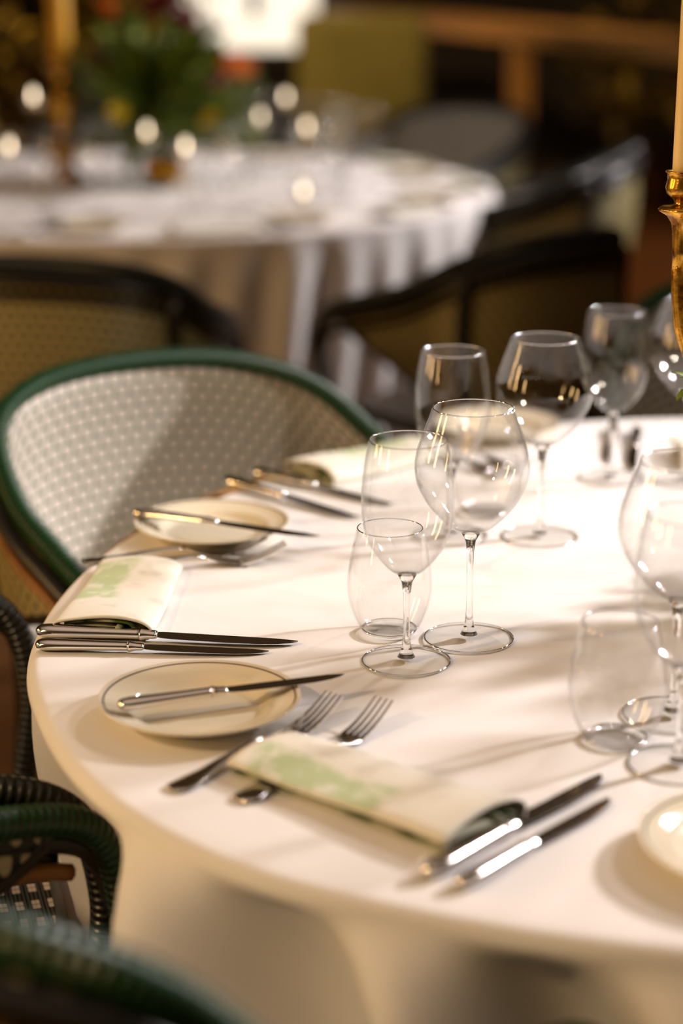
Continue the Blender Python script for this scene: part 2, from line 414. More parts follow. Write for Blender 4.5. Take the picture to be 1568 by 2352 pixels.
# ------------------------------------------------------------------ chairs
def chair_mesh_rim(Wd, D, hb, ha):
    K = [(Wd * .95, .22, .46), (Wd * .98, .235, .58), (Wd, .20, ha - .01), (Wd * 1.03, .08, ha + .03), (Wd * 1.03, -.06, ha + .07),
         (Wd * .9, -.2 * D / .3, hb - .045), (Wd * .55, -.275 * D / .3, hb - .01), (0, -D, hb)]
    return K + [(-x, y, z) for x, y, z in K[-2::-1]]
def make_chair(label, group, loc, facing, Wd=.275, D=.30, hb=.865, ha=.68, wi=None, wo=None, bind=None, rr=.0150):
    """cane armchair: looped rim, woven tub, seat, four legs; local +y is the way it faces"""
    t = thing('cane_armchair', (loc[0], loc[1], 0), radians(facing - 90)); tag(t, label, 'chair', group)
    K = chair_mesh_rim(Wd, D, hb, ha); P = catmull(K, 10); S = resample(P, .0045)
    bm = bmesh.new(); uvl = bm.loops.layers.uv.new('UVMap')
    tube(bm, S, rr, 10, uvl); link('rim', bm, bind or M_BIND, t)
    # woven tub
    lo, hi = 24, len(P) - 1 - 24
    idx = list(range(lo, hi + 1)); nv = 14
    bm = bmesh.new(); uvl = bm.loops.layers.uv.new('UVMap'); grid = []; uvs = []
    Ls = [0]
    for a, b2 in zip(idx, idx[1:]): Ls.append(Ls[-1] + (P[b2] - P[a]).length)
    tot = Ls[-1]
    mid = (lo + hi) / 2
    def at_(x):
        k = min(int(x), len(P) - 2); return P[k].lerp(P[k + 1], x - k)
    def eff(i, v):                                            # the weave recedes below the arm in an S curve
        u = min(1, (1 - v) * 1.25); sh = 20 * u * u * (3 - 2 * u)
        return mid + (i - mid) * (1 - sh / (mid - lo))
    def pos(i, v, off):
        i = eff(i, v); p = at_(i); q = (i - lo) / (hi - lo); edge = min(q, 1 - q)
        back = max(0, 1 - edge / .18) ** 2
        bx, by = p.x * .90, p.y * .90 + .02 - .07 * back * (1 - v)
        z = .45 + (p.z - .006 - .45) * v
        bulge = .022 * sin(pi * v)
        x = bx + (p.x - bx) * v ** .7; y = by + (p.y - by) * v ** .7
        n = Vector((p.x, p.y - .02, 0)).normalized()
        return Vector((x, y, z)) + n * (bulge + off)
    sides = []
    for off in (-.004, .004):
        g = [[bm.verts.new(pos(i, v / nv, off)) for v in range(nv + 1)] for i in idx]; sides.append(g)
    def face(vs, us, mi):
        f = bm.faces.new(vs); f.material_index = mi
        for lp, u in zip(f.loops, us): lp[uvl].uv = u
    for si, g in enumerate(sides):
        for a in range(len(idx) - 1):
            for v in range(nv):
                def U(aa, vv):
                    e = eff(idx[aa], vv / nv) - lo; k = min(int(e), len(Ls) - 2); z = at_(e + lo).z
                    return (Ls[k] + (Ls[k + 1] - Ls[k]) * (e - k) - tot / 2 + 5, (z - .45) * (vv / nv - 1) + .8)
                q = [(a, v), (a + 1, v), (a + 1, v + 1), (a, v + 1)]
                if si: q = q[::-1]
                face([g[x][y] for x, y in q], [U(x, y) for x, y in q], si)
    A, B = sides; n = len(idx) - 1
    for v in range(nv):
        for a in (0, n): face([A[a][v], A[a][v + 1], B[a][v + 1], B[a][v]], [(0, 0)] * 4, 0)
    for a in range(n):
        for v in (0, nv): face([A[a][v], A[a + 1][v], B[a + 1][v], B[a][v]], [(0, 0)] * 4, 0)
    bmesh.ops.recalc_face_normals(bm, faces=bm.faces[:])
    wb = link('woven_back', bm, [wi or M_WEAVE, wo or M_WEAVE_OUT], t)
    for e_ in (lo, hi):
        bm = bmesh.new(); tube(bm, [pos(e_, v / nv, 0) for v in range(nv + 1)], .008, 8); link('weave_border', bm, M_BLACKCANE, wb)
    # dark band under the rim outside and the rattan rail below it
    bm = bmesh.new(); tube(bm, [p + Vector((p.x, p.y, 0)).normalized() * .016 - Vector((0, 0, .026)) for p in P[12:-12]], .012, 8); link('under_rail', bm, M_BLACKCANE, t)
    bm = bmesh.new(); tube(bm, [p + Vector((p.x, p.y, 0)).normalized() * .014 - Vector((0, 0, .055)) for p in P[22:-22]], .008, 8); link('rattan_rail', bm, M_BLACKCANE if bind else M_BAMBOO, t)
    # seat
    bm = bmesh.new(); uvl = bm.loops.layers.uv.new('UVMap'); out = []
    for k in range(40):
        a = 2 * pi * k / 40; c_, s_ = cos(a), sin(a); e = .72
        out.append((Wd * .93 * abs(c_) ** e * (1 if c_ > 0 else -1), -.02 + .235 * abs(s_) ** e * (1 if s_ > 0 else -1)))
    top = [bm.verts.new((x, y, .462)) for x, y in out]; bot = [bm.verts.new((x, y, .44)) for x, y in out]
    f = bm.faces.new(top)
    bm.faces.new(bot[::-1])
    for k in range(40): bm.faces.new((bot[k], bot[(k + 1) % 40], top[(k + 1) % 40], top[k]))
    for f in bm.faces:
        for lp in f.loops: lp[uvl].uv = (lp.vert.co.x + 1, lp.vert.co.y + 1)
    st = link('seat', bm, M_SEAT, t, smooth=False)
    bm = bmesh.new(); tube(bm, [(x, y, .447) for x, y in out] + [(out[0][0], out[0][1], .447)], .014, 8); link('seat_frame', bm, M_BLACKCANE, st)
    for s in (1, -1):
        bm = bmesh.new(); tube(bm, [(s * Wd * .95, .22, .46), (s * Wd * .95, .225, .25), (s * Wd * .97, .24, .0)], .014, 10); link('leg', bm, M_BLACKCANE, t)
        b5 = K[5]
        bm = bmesh.new(); tube(bm, catmull([(s * (b5[0] + .016), b5[1] - .016, b5[2] - .02), (s * (b5[0] + .012), b5[1] - .010, .6), (s * b5[0] * .92, b5[1], .44), (s * b5[0] * .95, b5[1] - .05, .0)], 6), .014, 10); link('leg', bm, M_BLACKCANE, t)
    return t
G_CH = 'cane armchairs around the dining tables'
make_chair('green bound cane armchair with ivory woven back, facing the near table at the left', G_CH, (-.145, 2.430), -58.3, .270, .295, .835, .655)
make_chair('cane armchair whose shade-darkened arm and perforated seat show at the lower left of the cloth', G_CH, (-.512, 1.752), 15.8, .280, .302, .867, .685, M_WEAVE_DK, M_WEAVE_DK, M_BIND_DK)
make_chair('nearest cane armchair, its green bound back rim blurred across the bottom left corner', G_CH, (-.156, 1.183), 48.5, .260, .262, .912, .681, M_WEAVE_DK, M_WEAVE_DK)
make_chair('cane armchair with shade-darkened rim and weave dimmed to olive at the left edge, back turned to the camera', G_CH, (-.528, 3.70), 81, .272, .30, .862, .68, bind=M_BIND_DK, rr=.018)
make_chair('black cane armchair with its looped arm before the far cloth, right of the left one', G_CH, (.284, 4.04), 129.3, .236, .29, .852, .670, bind=M_BIND_DK, rr=.018)
make_chair('cane armchair at the right of the far table, pale weave below the dark wall', G_CH, (.52, 5.45), 165, .29, .30, .87, .69, bind=M_BIND_DK, rr=.018)
make_chair('dim cane armchair behind the far table, right of the flowers', G_CH, (.32, 6.85), 235, .29, .30, .87, .69, bind=M_BIND_DK, rr=.018)
make_chair('pale green woven armchair seen through the wine glasses at the right edge', G_CH, (.72, 2.93), -100, .28, .30, .87, .69)

# ------------------------------------------------------------------ glassware
def shell_prof(outer, th, bottom):
    """outer: (r, z) from the base of the bowl up to the rim; returns a closed double wall profile"""
    inner = [(max(r - th, 0), z) for r, z in outer if z > bottom]
    return outer + [(outer[-1][0] - th / 2, outer[-1][1] + th * .7)] + inner[::-1] + [(0, bottom)]
def smooth_prof(K, n=6):
    return [(max(p.x, 0), p.y) for p in catmull([(r, z, 0) for r, z in K], n)]
def stemware(name, bowlK, th, bot, zj, rf, label, cat='wine glass'):
    t = thing(name); tag(t, label, cat)
    out = smooth_prof(bowlK); bm = bmesh.new(); lathe(bm, [(0, out[0][1])] + shell_prof(out, th, bot), 64); bmesh.ops.recalc_face_normals(bm, faces=bm.faces[:]); bw = link('bowl', bm, M_BOWL, t)
    K = [(0, .0055), (.0085, .0056), (.0058, .0105), (.0042, .018), (.0033, .03), (.0030, .05), (.0034, zj - .020), (.0052, zj - .008), (.0088, zj - .001), (0, zj)]
    bm = bmesh.new(); lathe(bm, K, 28); bmesh.ops.recalc_face_normals(bm, faces=bm.faces[:]); link('stem', bm, M_STEM, t)
    K = [(0, .0004), (rf * .9, .0004), (rf, .0010), (rf + .0004, .0020), (rf - .0006, .0028), (rf * .7, .0034), (rf * .4, .0042), (.0085, .0056), (0, .0056)]
    bm = bmesh.new(); lathe(bm, K, 64); bmesh.ops.recalc_face_normals(bm, faces=bm.faces[:]); ft = link('foot', bm, M_FOOT, t)
    def ring(name, r, z, q, par):
        bm = bmesh.new(); tube(bm, [(r * cos(a), r * sin(a), z) for a in (2 * pi * k / 72 for k in range(73))], q, 8); link(name, bm, M_STEM, par)
    ring('foot_rim', rf - .0004, .0017, .0009, ft); ring('lip', out[-1][0] - th / 2, out[-1][1] + .0004, .0006, bw)
    return t
BURG = [(.0085, .1085), (.0175, .1125), (.029, .1225), (.042, .1375), (.0515, .155), (.0548, .171), (.0535, .186), (.0485, .203), (.0430, .218), (.0385, .2306)]
WINE = [(.0085, .0875), (.0165, .0920), (.0265, .1030), (.0360, .1180), (.0415, .1360), (.0430, .1560), (.0422, .1760), (.0397, .1975), (.0363, .2155)]
burg = stemware('wine_glass', BURG, .0011, .1125, .1088, .0436, 'balloon red wine glass, in sharp focus, right of the centre group of three')
wine = stemware('wine_glass', WINE, .0011, .0915, .0878, .0418, 'slim white wine glass, nearest of the sharp group of three')
burg.location = (.124, 1.759, TZ); wine.location = (.061, 1.696, TZ)
GW = 'stemmed wine glasses on the near table'
burg['group'] = GW; wine['group'] = GW
tum = thing('tumbler'); tag(tum, 'stemless water tumbler standing just behind the slim glass in sharp focus', 'tumbler', 'stemless tumblers on the near table')
TK = smooth_prof([(.0245, .0008), (.0275, .004), (.033, .014), (.0385, .029), (.0413, .045), (.0408, .062), (.0375, .083), (.0322, .107)])
bm = bmesh.new(); lathe(bm, [(0, .0008)] + shell_prof(TK, .0013, .0075), 64); bmesh.ops.recalc_face_normals(bm, faces=bm.faces[:]); link('glass_wall', bm, M_BOWL, tum)
bm = bmesh.new(); lathe(bm, [(0, .0012), (.0235, .0012), (.0265, .004), (.0255, .0068), (.0, .0068)], 48); bmesh.ops.recalc_face_normals(bm, faces=bm.faces[:]); link('thick_base', bm, M_FOOT, tum)
bm = bmesh.new(); tube(bm, [(.0316 * cos(a), .0316 * sin(a), .1074) for a in (2 * pi * k / 72 for k in range(73))], .0006, 8); link('lip', bm, M_STEM, tum)
bm = bmesh.new(); tube(bm, [(.0262 * cos(a), .0262 * sin(a), .0045) for a in (2 * pi * k / 72 for k in range(73))], .0014, 8); link('base_edge', bm, M_STEM, tum)
tum.location = (.047, 1.778, TZ)
dup(burg, (.227, 2.100, TZ), 0, 'balloon red wine glass seen beyond the sharp one, against the dark chairs')
dup(wine, (.125, 2.104, TZ), 0, 'slim wine glass rising behind the sharp balloon glass')
dup(burg, (.290, 1.562, TZ), 0, 'large balloon glass cut by the right edge of the frame')
dup(wine, (.277, 1.454, TZ), 0, 'blurred slim wine glass at the right edge, behind the near tumbler')
dup(wine, (.343, 2.355, TZ), 0, 'slim wine glass in front of the pale green chair weave')
dup(burg, (.437, 2.346, TZ), 0, 'farthest balloon glass at the right edge beside the yellow flower')
dup(tum, (.232, 1.506, TZ), 0, 'blurred stemless tumbler at the lower right beside the bright knives')
dup(tum, (.170, 2.195, TZ), 0, 'far stemless tumbler behind the slim and balloon glasses')

# ------------------------------------------------------------------ bread plates
plate = thing('bread_plate'); tag(plate, 'cream bread plate with a thin grey line, nearest, holding a dark knife', 'plate', 'cream bread plates on the near table')
PK = smooth_prof([(.050, .0008), (.056, .0035), (.064, .0085), (.075, .0125), (.0875, .0170)], 5)
top = smooth_prof([(.0885, .0182), (.0870, .0192), (.0760, .0150), (.0640, .0120), (.0570, .0075), (.0500, .0048), (.03, .0046)], 5)
bm = bmesh.new(); lathe(bm, [(0, .0015), (.046, .0015), (.0475, .0004)] + PK + top + [(0, .0046)], 96); bmesh.ops.recalc_face_normals(bm, faces=bm.faces[:]); pd = link('plate_body', bm, M_PLATE, plate)
plate.location = (-.124, 1.563, TZ)
dup(plate, (-.148, 2.105, TZ), 0, 'cream bread plate by the ivory woven chair, knife lying across its rim')
dup(plate, (.307, 1.283, TZ), 0, 'cream bread plate cut by the lower right edge with a crescent shadow')
dup(plate, (.215, 2.590, TZ), 0, 'pale bread plate seen through the far balloon glass')

# ------------------------------------------------------------------ cutlery
def ell(x, w, h, z, n=14, p=1.0):
    return [(x, w * cos(a) * (abs(cos(a)) ** (p - 1) if p != 1 and abs(cos(a)) > 1e-6 else 1), z + h * sin(a)) for a in (2 * pi * k / n for k in range(n))]
def make_knife(label):
    """table knife 0.24 m along +x, butt at the origin, lying at z = 0"""
    t = thing('table_knife'); tag(t, label, 'knife', 'silver table knives')
    bm = bmesh.new()
    prof = [(0, .0015, .0012), (.002, .0058, .0042), (.006, .0082, .0056), (.013, .0093, .0062), (.024, .0092, .0060), (.045, .0082, .0054), (.070, .0072, .0049), (.092, .0066, .0046), (.0965, .0066, .0046)]
    loft(bm, [ell(x, w, h, .0068, 18) for x, w, h in prof]); bmesh.ops.recalc_face_normals(bm, faces=bm.faces[:]); link('handle', bm, M_SILVER, t)
    bm = bmesh.new()
    prof = [(.0962, .0074, .0052), (.0978, .0078, .0056), (.0995, .0070, .0050), (.104, .0056, .0040), (.109, .0062, .0038), (.112, .0050, .0030)]
    loft(bm, [ell(x, w, h, .0066, 18) for x, w, h in prof]); bmesh.ops.recalc_face_normals(bm, faces=bm.faces[:]); link('bolster', bm, M_SILVER, t)
    bm = bmesh.new(); secs = []
    for x, a, b2 in [(.110, -.0048, .0050), (.116, -.0072, .0060), (.126, -.0086, .0064), (.15, -.0092, .0066), (.18, -.0092, .0066), (.205, -.0080, .0066), (.222, -.0050, .0066), (.233, -.0008, .0064), (.2395, .0040, .0056)]:
        z = .0062 - (x - .11) * .025; h = .0011 if x < .23 else .0006
        secs.append([(x, b2, z - h), (x, b2, z + h), (x, (a + b2) / 2, z + h * .8), (x, a, z + .0001), (x, a, z - .0002), (x, (a + b2) / 2, z - h * .8)])
    loft(bm, secs); bmesh.ops.recalc_face_normals(bm, faces=bm.faces[:]); link('blade', bm, M_BLADE, t, smooth=False)
    return t
def put_knife(root, a, b, z, label, zb=None, first=False):
    L = hypot(b[0] - a[0], b[1] - a[1]); rz = atan2(b[1] - a[1], b[0] - a[0]); s = L / .24
    ry = -atan2((zb - z), L) if zb is not None else 0
    o = root if first else dup(root, (0, 0, 0))
    o.location = (a[0], a[1], z); o.rotation_euler = (0, ry, rz); o.scale = (s, s, s)
    o['label'] = label; return o
kn = make_knife('x')
T0 = TZ + .0003
put_knife(kn, (-.298, 1.764), (-.042, 1.737), T0, 'sharp silver knife touching the folded napkin, longer of the pair', first=True)
put_knife(kn, (-.293, 1.727), (-.069, 1.712), T0, 'sharp silver knife nearer the camera, shorter of the pair by the napkin')
put_knife(kn, (.060, 1.250), (.214, 1.428), T0, 'bright blurred knife beside the near green napkin, left of its pair')
put_knife(kn, (.083, 1.234), (.214, 1.384), T0, 'bright blurred knife at the lower right, nearest the cut off plate')
put_knife(kn, (-.146, 2.328), (.018, 2.166), T0, 'golden lit knife by the far left napkin, lower of the pair')
put_knife(kn, (-.112, 2.369), (.060, 2.222), T0, 'golden lit knife touching the far left napkin')
put_knife(kn, (.383, 2.62), (.348, 2.424), T0, 'dark knife behind the far wine glasses, left of its pair')
put_knife(kn, (.412, 2.60), (.375, 2.390), T0, 'dark knife behind the far wine glasses, right of its pair')
put_knife(kn, (-.192, 1.532), (.004, 1.605), TZ + .0165, 'dark knife resting across the nearest bread plate', TZ + .0185)
put_knife(kn, (-.240, 2.124), (-.026, 2.029), TZ + .0165, 'knife lying across the plate by the woven chair', TZ + .0185)
def make_fork(label):
    """table fork 0.205 m along +x, tines pointing up"""
    t = thing('table_fork'); tag(t, label, 'fork', 'silver table forks')
    zf = lambda x: catz(x)
    ks = [(0, .0022), (.03, .0030), (.07, .0085), (.105, .0120), (.130, .0065), (.148, .0028), (.165, .0045), (.185, .0115), (.205, .0215)]
    def catz(x):
        for (a, za), (b2, zb) in zip(ks, ks[1:]):
            if a <= x <= b2: u = (x - a) / (b2 - a); u = u * u * (3 - 2 * u) if 0 else u; return za + (zb - za) * u
        return ks[-1][1]
    cz = catmull([(x, 0, z) for x, z in ks], 6)
    def Z(x):
        for p, q in zip(cz, cz[1:]):
            if p.x <= x <= q.x: return p.z + (q.z - p.z) * (x - p.x) / max(1e-9, q.x - p.x)
        return cz[-1].z
    bm = bmesh.new()
    pr = [(0, .004, .0006), (.002, .0085, .0012), (.008, .0112, .0015), (.018, .0112, .0015), (.04, .0078, .0016), (.07, .0046, .0019), (.10, .0033, .0022), (.118, .0042, .0020)]
    loft(bm, [ell(x, w, h, Z(x), 14) for x, w, h in pr]); bmesh.ops.recalc_face_normals(bm, faces=bm.faces[:]); link('handle', bm, M_SILVER, t)
    bm = bmesh.new()
    pr = [(.116, .0042, .0018), (.124, .0066, .0014), (.132, .0100, .0012), (.140, .0118, .0011), (.152, .0122, .0010), (.157, .0122, .0009)]
    loft(bm, [ell(x, w, h, Z(x), 14) for x, w, h in pr]); bmesh.ops.recalc_face_normals(bm, faces=bm.faces[:]); link('neck', bm, M_SILVER, t)
    for k in range(4):
        yc = (-.0093 + k * .0062); bm = bmesh.new()
        secs = []
        for x in (.154, .165, .175, .185, .195, .2045):
            w = .0021 - (x - .154) * .018; y = yc * (1 - (x - .154) * 1.5)
            z = Z(x); secs.append([(x, y - w, z - .0009), (x, y + w, z - .0009), (x, y + w, z + .0007), (x, y - w, z + .0007)])
        loft(bm, secs); bmesh.ops.recalc_face_normals(bm, faces=bm.faces[:]); link('tine', bm, M_SILVER, t, smooth=False)
    return t
fk = make_fork('silver fork left of the near green napkin, handle reaching the table edge')
def put_fork(a, rz, label=None, first=False):
    o = fk if first else dup(fk, (0, 0, 0)); o.location = (a[0], a[1], T0); o.rotation_euler = (0, 0, radians(rz))
    if label: o['label'] = label
put_fork((-.135, 1.402), 51, first=True)
put_fork((-.080, 1.382), 55, 'silver fork with only its tines clear of the near green napkin')
put_fork((-.262, 1.968), 11, 'fork emerging right of the folded napkin, its tines pointing up right')
put_fork((-.285, 2.003), 9, 'fork between the folded napkin and the plate, behind its pair')
put_fork((.105, 2.520), -45, 'far silver fork beside the pale plate seen through glass')
put_fork((.080, 2.490), -45, 'far silver fork nearest the far left napkin')

# ------------------------------------------------------------------ napkins
def make_napkin(label, Lg=.25):
    """cotton napkin folded into a flat roll: 0.098 wide (x), Lg long (y), near end at y = 0"""
    t = thing('folded_napkin'); tag(t, label, 'napkin', 'printed napkins on the near table')
    def ribbon(name, K, uoff, yin=0.0, taper=0):
        P = resample(catmull([(x, z, 0) for x, z in K], 8), .0022); bm = bmesh.new(); uvl = bm.loops.layers.uv.new('UVMap'); ny = 36; th = .0009
        s = 0; S = []
        for i, p in enumerate(P):
            if i: s += (P[i] - P[i - 1]).length
            S.append(s)
        G = []
        for sgn in (-1, 1):
            g = []
            for i, p in enumerate(P):
                d = (P[min(i + 1, len(P) - 1)] - P[max(i - 1, 0)]); d.normalize(); n = Vector((-d.y, d.x))
                col = []
                for j in range(ny + 1):
                    y = yin + (Lg - yin) * j / ny; x, z = p.x + n.x * th * sgn, p.y + n.y * th * sgn
                    q = noise.noise(Vector((x * 18, y * 9, z * 60 + uoff * 9)))
                    sag = .0012 * q + (.0016 * sin(y * 34 + x * 20) * (z / .015))
                    shr = 1 - taper * (y / Lg)
                    col.append(bm.verts.new((.049 + (x - .049) * shr + .0012 * sin(y * 22), y + .004 * sin(x * 35 + uoff * 7), max(.0005, z * (1 - .28 * y / Lg) + sag))))
                g.append(col)
            G.append(g)
        def fc(vs, us):
            f = bm.faces.new(vs)
            for lp, u in zip(f.loops, us): lp[uvl].uv = u
        n = len(P) - 1
        for k, g in enumerate(G):
            for i in range(n):
                for j in range(ny):
                    us = [(uoff + S[a] * 1.0, (Lg * b2 / ny)) for a, b2 in ((i, j), (i + 1, j), (i + 1, j + 1), (i, j + 1))]
                    vs = [g[i][j], g[i + 1][j], g[i + 1][j + 1], g[i][j + 1]]
                    fc(vs if k else vs[::-1], us if k else us[::-1])
        for i in range(n):
            for j in (0, ny): fc([G[0][i][j], G[0][i + 1][j], G[1][i + 1][j], G[1][i][j]], [(uoff + S[i], 0)] * 4)
        for j in range(ny):
            for i in (0, n): fc([G[0][i][j], G[0][i][j + 1], G[1][i][j + 1], G[1][i][j]], [(uoff + S[i], 0)] * 4)
        bmesh.ops.recalc_face_normals(bm, faces=bm.faces[:])
        return link(name, bm, M_NAPKIN, t)
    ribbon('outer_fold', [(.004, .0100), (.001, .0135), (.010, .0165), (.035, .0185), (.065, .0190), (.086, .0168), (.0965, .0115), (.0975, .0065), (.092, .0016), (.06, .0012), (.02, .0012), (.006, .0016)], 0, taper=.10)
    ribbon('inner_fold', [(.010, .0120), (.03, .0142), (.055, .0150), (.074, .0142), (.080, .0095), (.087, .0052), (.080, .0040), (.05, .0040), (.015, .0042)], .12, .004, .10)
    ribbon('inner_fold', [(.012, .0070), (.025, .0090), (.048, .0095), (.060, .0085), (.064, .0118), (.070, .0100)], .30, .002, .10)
    return t
nap = make_napkin('folded printed napkin behind the sharp pair of knives', .215)
nap.location = (-.282, 1.762, TZ + .0004); nap.rotation_euler = (0, 0, radians(-5))
nap2 = dup(nap, (.077, 1.282, TZ + .0004), 0, 'blurred green patterned napkin between the forks and knives at the near edge', scale=(1, 1.06, 1))
nap2.rotation_euler = (0, 0, radians(49))
nap3 = dup(nap, (-.075, 2.385, TZ + .0004), 0, 'pale green napkin beside the golden knives at the far left')
nap3.rotation_euler = (0, 0, radians(-48))
nap4 = dup(nap, (.44, 2.50, TZ + .0004), 0, 'cream napkin behind the wine glasses at the right edge'); nap4.rotation_euler = (0, 0, radians(-90))

# ------------------------------------------------------------------ candelabra with candles and flowers
def make_candelabra(label, loc, rz=0, arms=4, R=.105, zc=.44):
    t = thing('candelabra', loc, rz); tag(t, label, 'candelabra')
    bm = bmesh.new(); lathe(bm, smooth_prof([(.0, .0), (.062, .0), (.064, .006), (.052, .013), (.030, .022), (.016, .036), (.011, .05)], 4) + [(0, .05)], 40, wob=lambda a, z: .03 * sin(a * 8)); link('base', bm, M_BRASS, t)
    bm = bmesh.new(); lathe(bm, [(0, .045)] + smooth_prof([(.010, .045), (.014, .07), (.018, .10), (.010, .13), (.008, .18), (.013, .21), (.017, .235), (.009, .26), (.008, .33), (.013, .37), (.009, .42), (.006, .46)], 4) + [(0, .47)], 28); link('stem', bm, M_BRASS, t)
    for k in range(arms):
        a = pi + 2 * pi * k / arms; c, s = cos(a), sin(a)
        bm = bmesh.new()
        P = [(.006, zc - .22), (.03, zc - .235), (.062, zc - .225), (.088, zc - .185), (.101, zc - .145), (R, zc - .105), (R, zc - .09)]
        tube(bm, catmull([(r * c, r * s, z) for r, z in P], 7), lambda f, s_: .0052 + .0030 * sin(f * pi * 5) ** 2 * (1 - f) + .0022 * f, 12); ao = link('arm', bm, M_BRASS, t)
        bm = bmesh.new()
        K = [(0, -.094), (.0072, -.094), (.0076, -.075), (.0085, -.058), (.0105, -.048), (.0150, -.041), (.0225, -.0365), (.0235, -.0345), (.0205, -.0330), (.0120, -.0335), (.0070, -.0290), (.0095, -.0250), (.0155, -.0200), (.0166, -.0140), (.0150, -.0060), (.0155, -.0015), (.0172, .0), (.0172, .0015), (.0125, .0008), (.0118, -.004), (0, -.004)]
        lathe(bm, K, 40, (R * c, R * s, zc), wob=lambda a, z: .035 * sin(a * 6) if -.05 < z - zc + zc < -.03 else .02 * sin(a * 3 + z * 90)); link('candle_cup', bm, M_BRASS, ao)
    return t
def make_candle(label, loc, h=.25, r=.0112, group=None, wax=None):
    t = thing('taper_candle', loc); tag(t, label, 'candle', group)
    bm = bmesh.new(); lathe(bm, [(0, 0), (r, 0), (r, .01), (r * .86, h - .006), (r * .7, h - .001), (0, h)], 32); wx = link('wax', bm, wax or M_CANDLE, t)
    bm = bmesh.new(); tube(bm, [(0, 0, h - .001), (.0004, 0, h + .006), (.002, 0, h + .011)], .0008, 6); link('wick', bm, M_BLACKCANE, wx); return t
cd = make_candelabra('amber brass candelabra at the right edge, standing among flowers on the near table', (.433, 1.853, TZ + .0005))
for k, nm in enumerate(('ivory taper candle in the left cup of the near candelabra', 'ivory taper candle in the front cup of the near candelabra, outside the frame',
                        'ivory taper candle in the right cup of the near candelabra, outside the frame', 'ivory taper candle in the rear cup of the near candelabra, outside the frame')):
    a = pi + pi / 2 * k
    make_candle(nm, (.433 + .105 * cos(a), 1.853 + .105 * sin(a), TZ + .437), group='ivory taper candles')

def mk_leafmat(name, c1, c2):
    m, nt, b = mat(name); nt.links.new(mix(nt, ramp(nt, noise_t(nt, 25, 2), .35, .65), c1, c2), b.inputs['Base Color'])
    b.inputs['Roughness'].default_value = .45; b.inputs['Subsurface Weight'].default_value = 0; return m
M_LEAF = mk_leafmat('green_leaf', (.05, .10, .008), (.20, .26, .015))
M_PET = {'yellow': simple('yellow_petal', (.80, .62, .02), .5, var=.1), 'orange': simple('orange_petal', (.85, .20, .01), .5, var=.15),
         'burgundy': simple('burgundy_petal', (.16, .004, .02), .5, var=.2), 'white': simple('cream_petal', (.75, .68, .5), .5, var=.1)}
def leaf_into(bm, p, d, L, w):
    d = d.normalized(); side = d.cross(Vector((0, 0, 1)) if abs(d.z) < .95 else Vector((1, 0, 0))).normalized(); up = side.cross(d)
    rows = []
    for f, ww, dz in ((0, .12, 0), (.25, .8, .05), (.55, 1, .06), (.8, .6, .02), (1, .05, -.06)):
        c = p + d * L * f + up * L * dz
        rows.append([bm.verts.new(c - side * w * ww + up * w * .25), bm.verts.new(c), bm.verts.new(c + side * w * ww + up * w * .25)])
    for A, B in zip(rows, rows[1:]):
        bm.faces.new((A[0], B[0], B[1], A[1])); bm.faces.new((A[1], B[1], B[2], A[2]))
def flower(col, r):
    t = thing('flower')
    bm = bmesh.new()
    for ring, (n, tilt, rr) in enumerate(((11, .25, 1.0), (9, .65, .85), (7, 1.05, .6))):
        for k in range(n):
            a = 2 * pi * (k + ring * .4) / n; d = Vector((cos(a) * cos(tilt), sin(a) * cos(tilt), sin(tilt)))
            leaf_into(bm, Vector((0, 0, ring * r * .05)), d, r * rr, r * .26)
    link('petals', bm, M_PET[col], t)
    bm = bmesh.new(); bmesh.ops.create_uvsphere(bm, u_segments=12, v_segments=8, radius=r * .22)
    for v in bm.verts: v.co.z = v.co.z * .6 + r * .15
    link('flower_centre', bm, M_PET['orange'], t)
    bm = bmesh.new(); tube(bm, [(0, 0, 0), (0, 0, -r * 1.0), (0.004, 0, -r * 3)], r * .06, 6); link('flower_stem', bm, M_LEAF, t); return t
def foliage(name, label, loc, rx, rz_, z0, n, L, w, seed):
    rnd = random.Random(seed); t = thing(name, loc); tag(t, label, 'greenery')
    bm = bmesh.new(); bl = bmesh.new()
    bv = bmesh.new(); lathe(bv, smooth_prof([(0, 0), (.045, 0), (.055, .02), (.060, .05), (.052, .075)], 4) + [(.048, .075), (.048, .06), (0, .06)], 32); link('bowl', bv, M_BRASS, t)
    for k in range(n):
        a = rnd.uniform(0, 2 * pi); e = math.asin(rnd.uniform(-.1, 1)); rr = rnd.uniform(.55, 1) 
        tip = Vector((rx * rr * cos(a) * cos(e), rx * rr * sin(a) * cos(e), z0 + rz_ * rr * sin(e)))
        b0 = Vector((0, 0, .06)); mid = b0.lerp(tip, .5) + Vector((0, 0, rz_ * .12))
        P = catmull([b0, mid, tip], 5)
        if k % 3 == 0: tube(bl, P, .0012, 5)
        for q in range(3, len(P), 1):
            for s in (1,):
                d = (P[q] - P[q - 1]).normalized() + Vector((rnd.uniform(-.8, .8), rnd.uniform(-.8, .8), rnd.uniform(-.5, .5)))
                leaf_into(bm, P[q], d, L * rnd.uniform(.7, 1.2), w * rnd.uniform(.7, 1.2))
    link('leaves', bm, M_LEAF, t); link('stems', bl, M_LEAF, t); return t
foliage('flower_arrangement', 'leafy flower arrangement in a low bowl beside the near candelabra, at the right edge', (.60, 1.90, TZ + .0005), .155, .12, .10, 46, .05, .014, 3)
f1 = flower('yellow', .024); tag(f1, 'yellow flower peeking in at the right edge above the wine glasses', 'flower', 'cut flowers'); f1.location = (.352, 1.86, TZ + .297); f1.rotation_euler = (.3, -.5, 0)
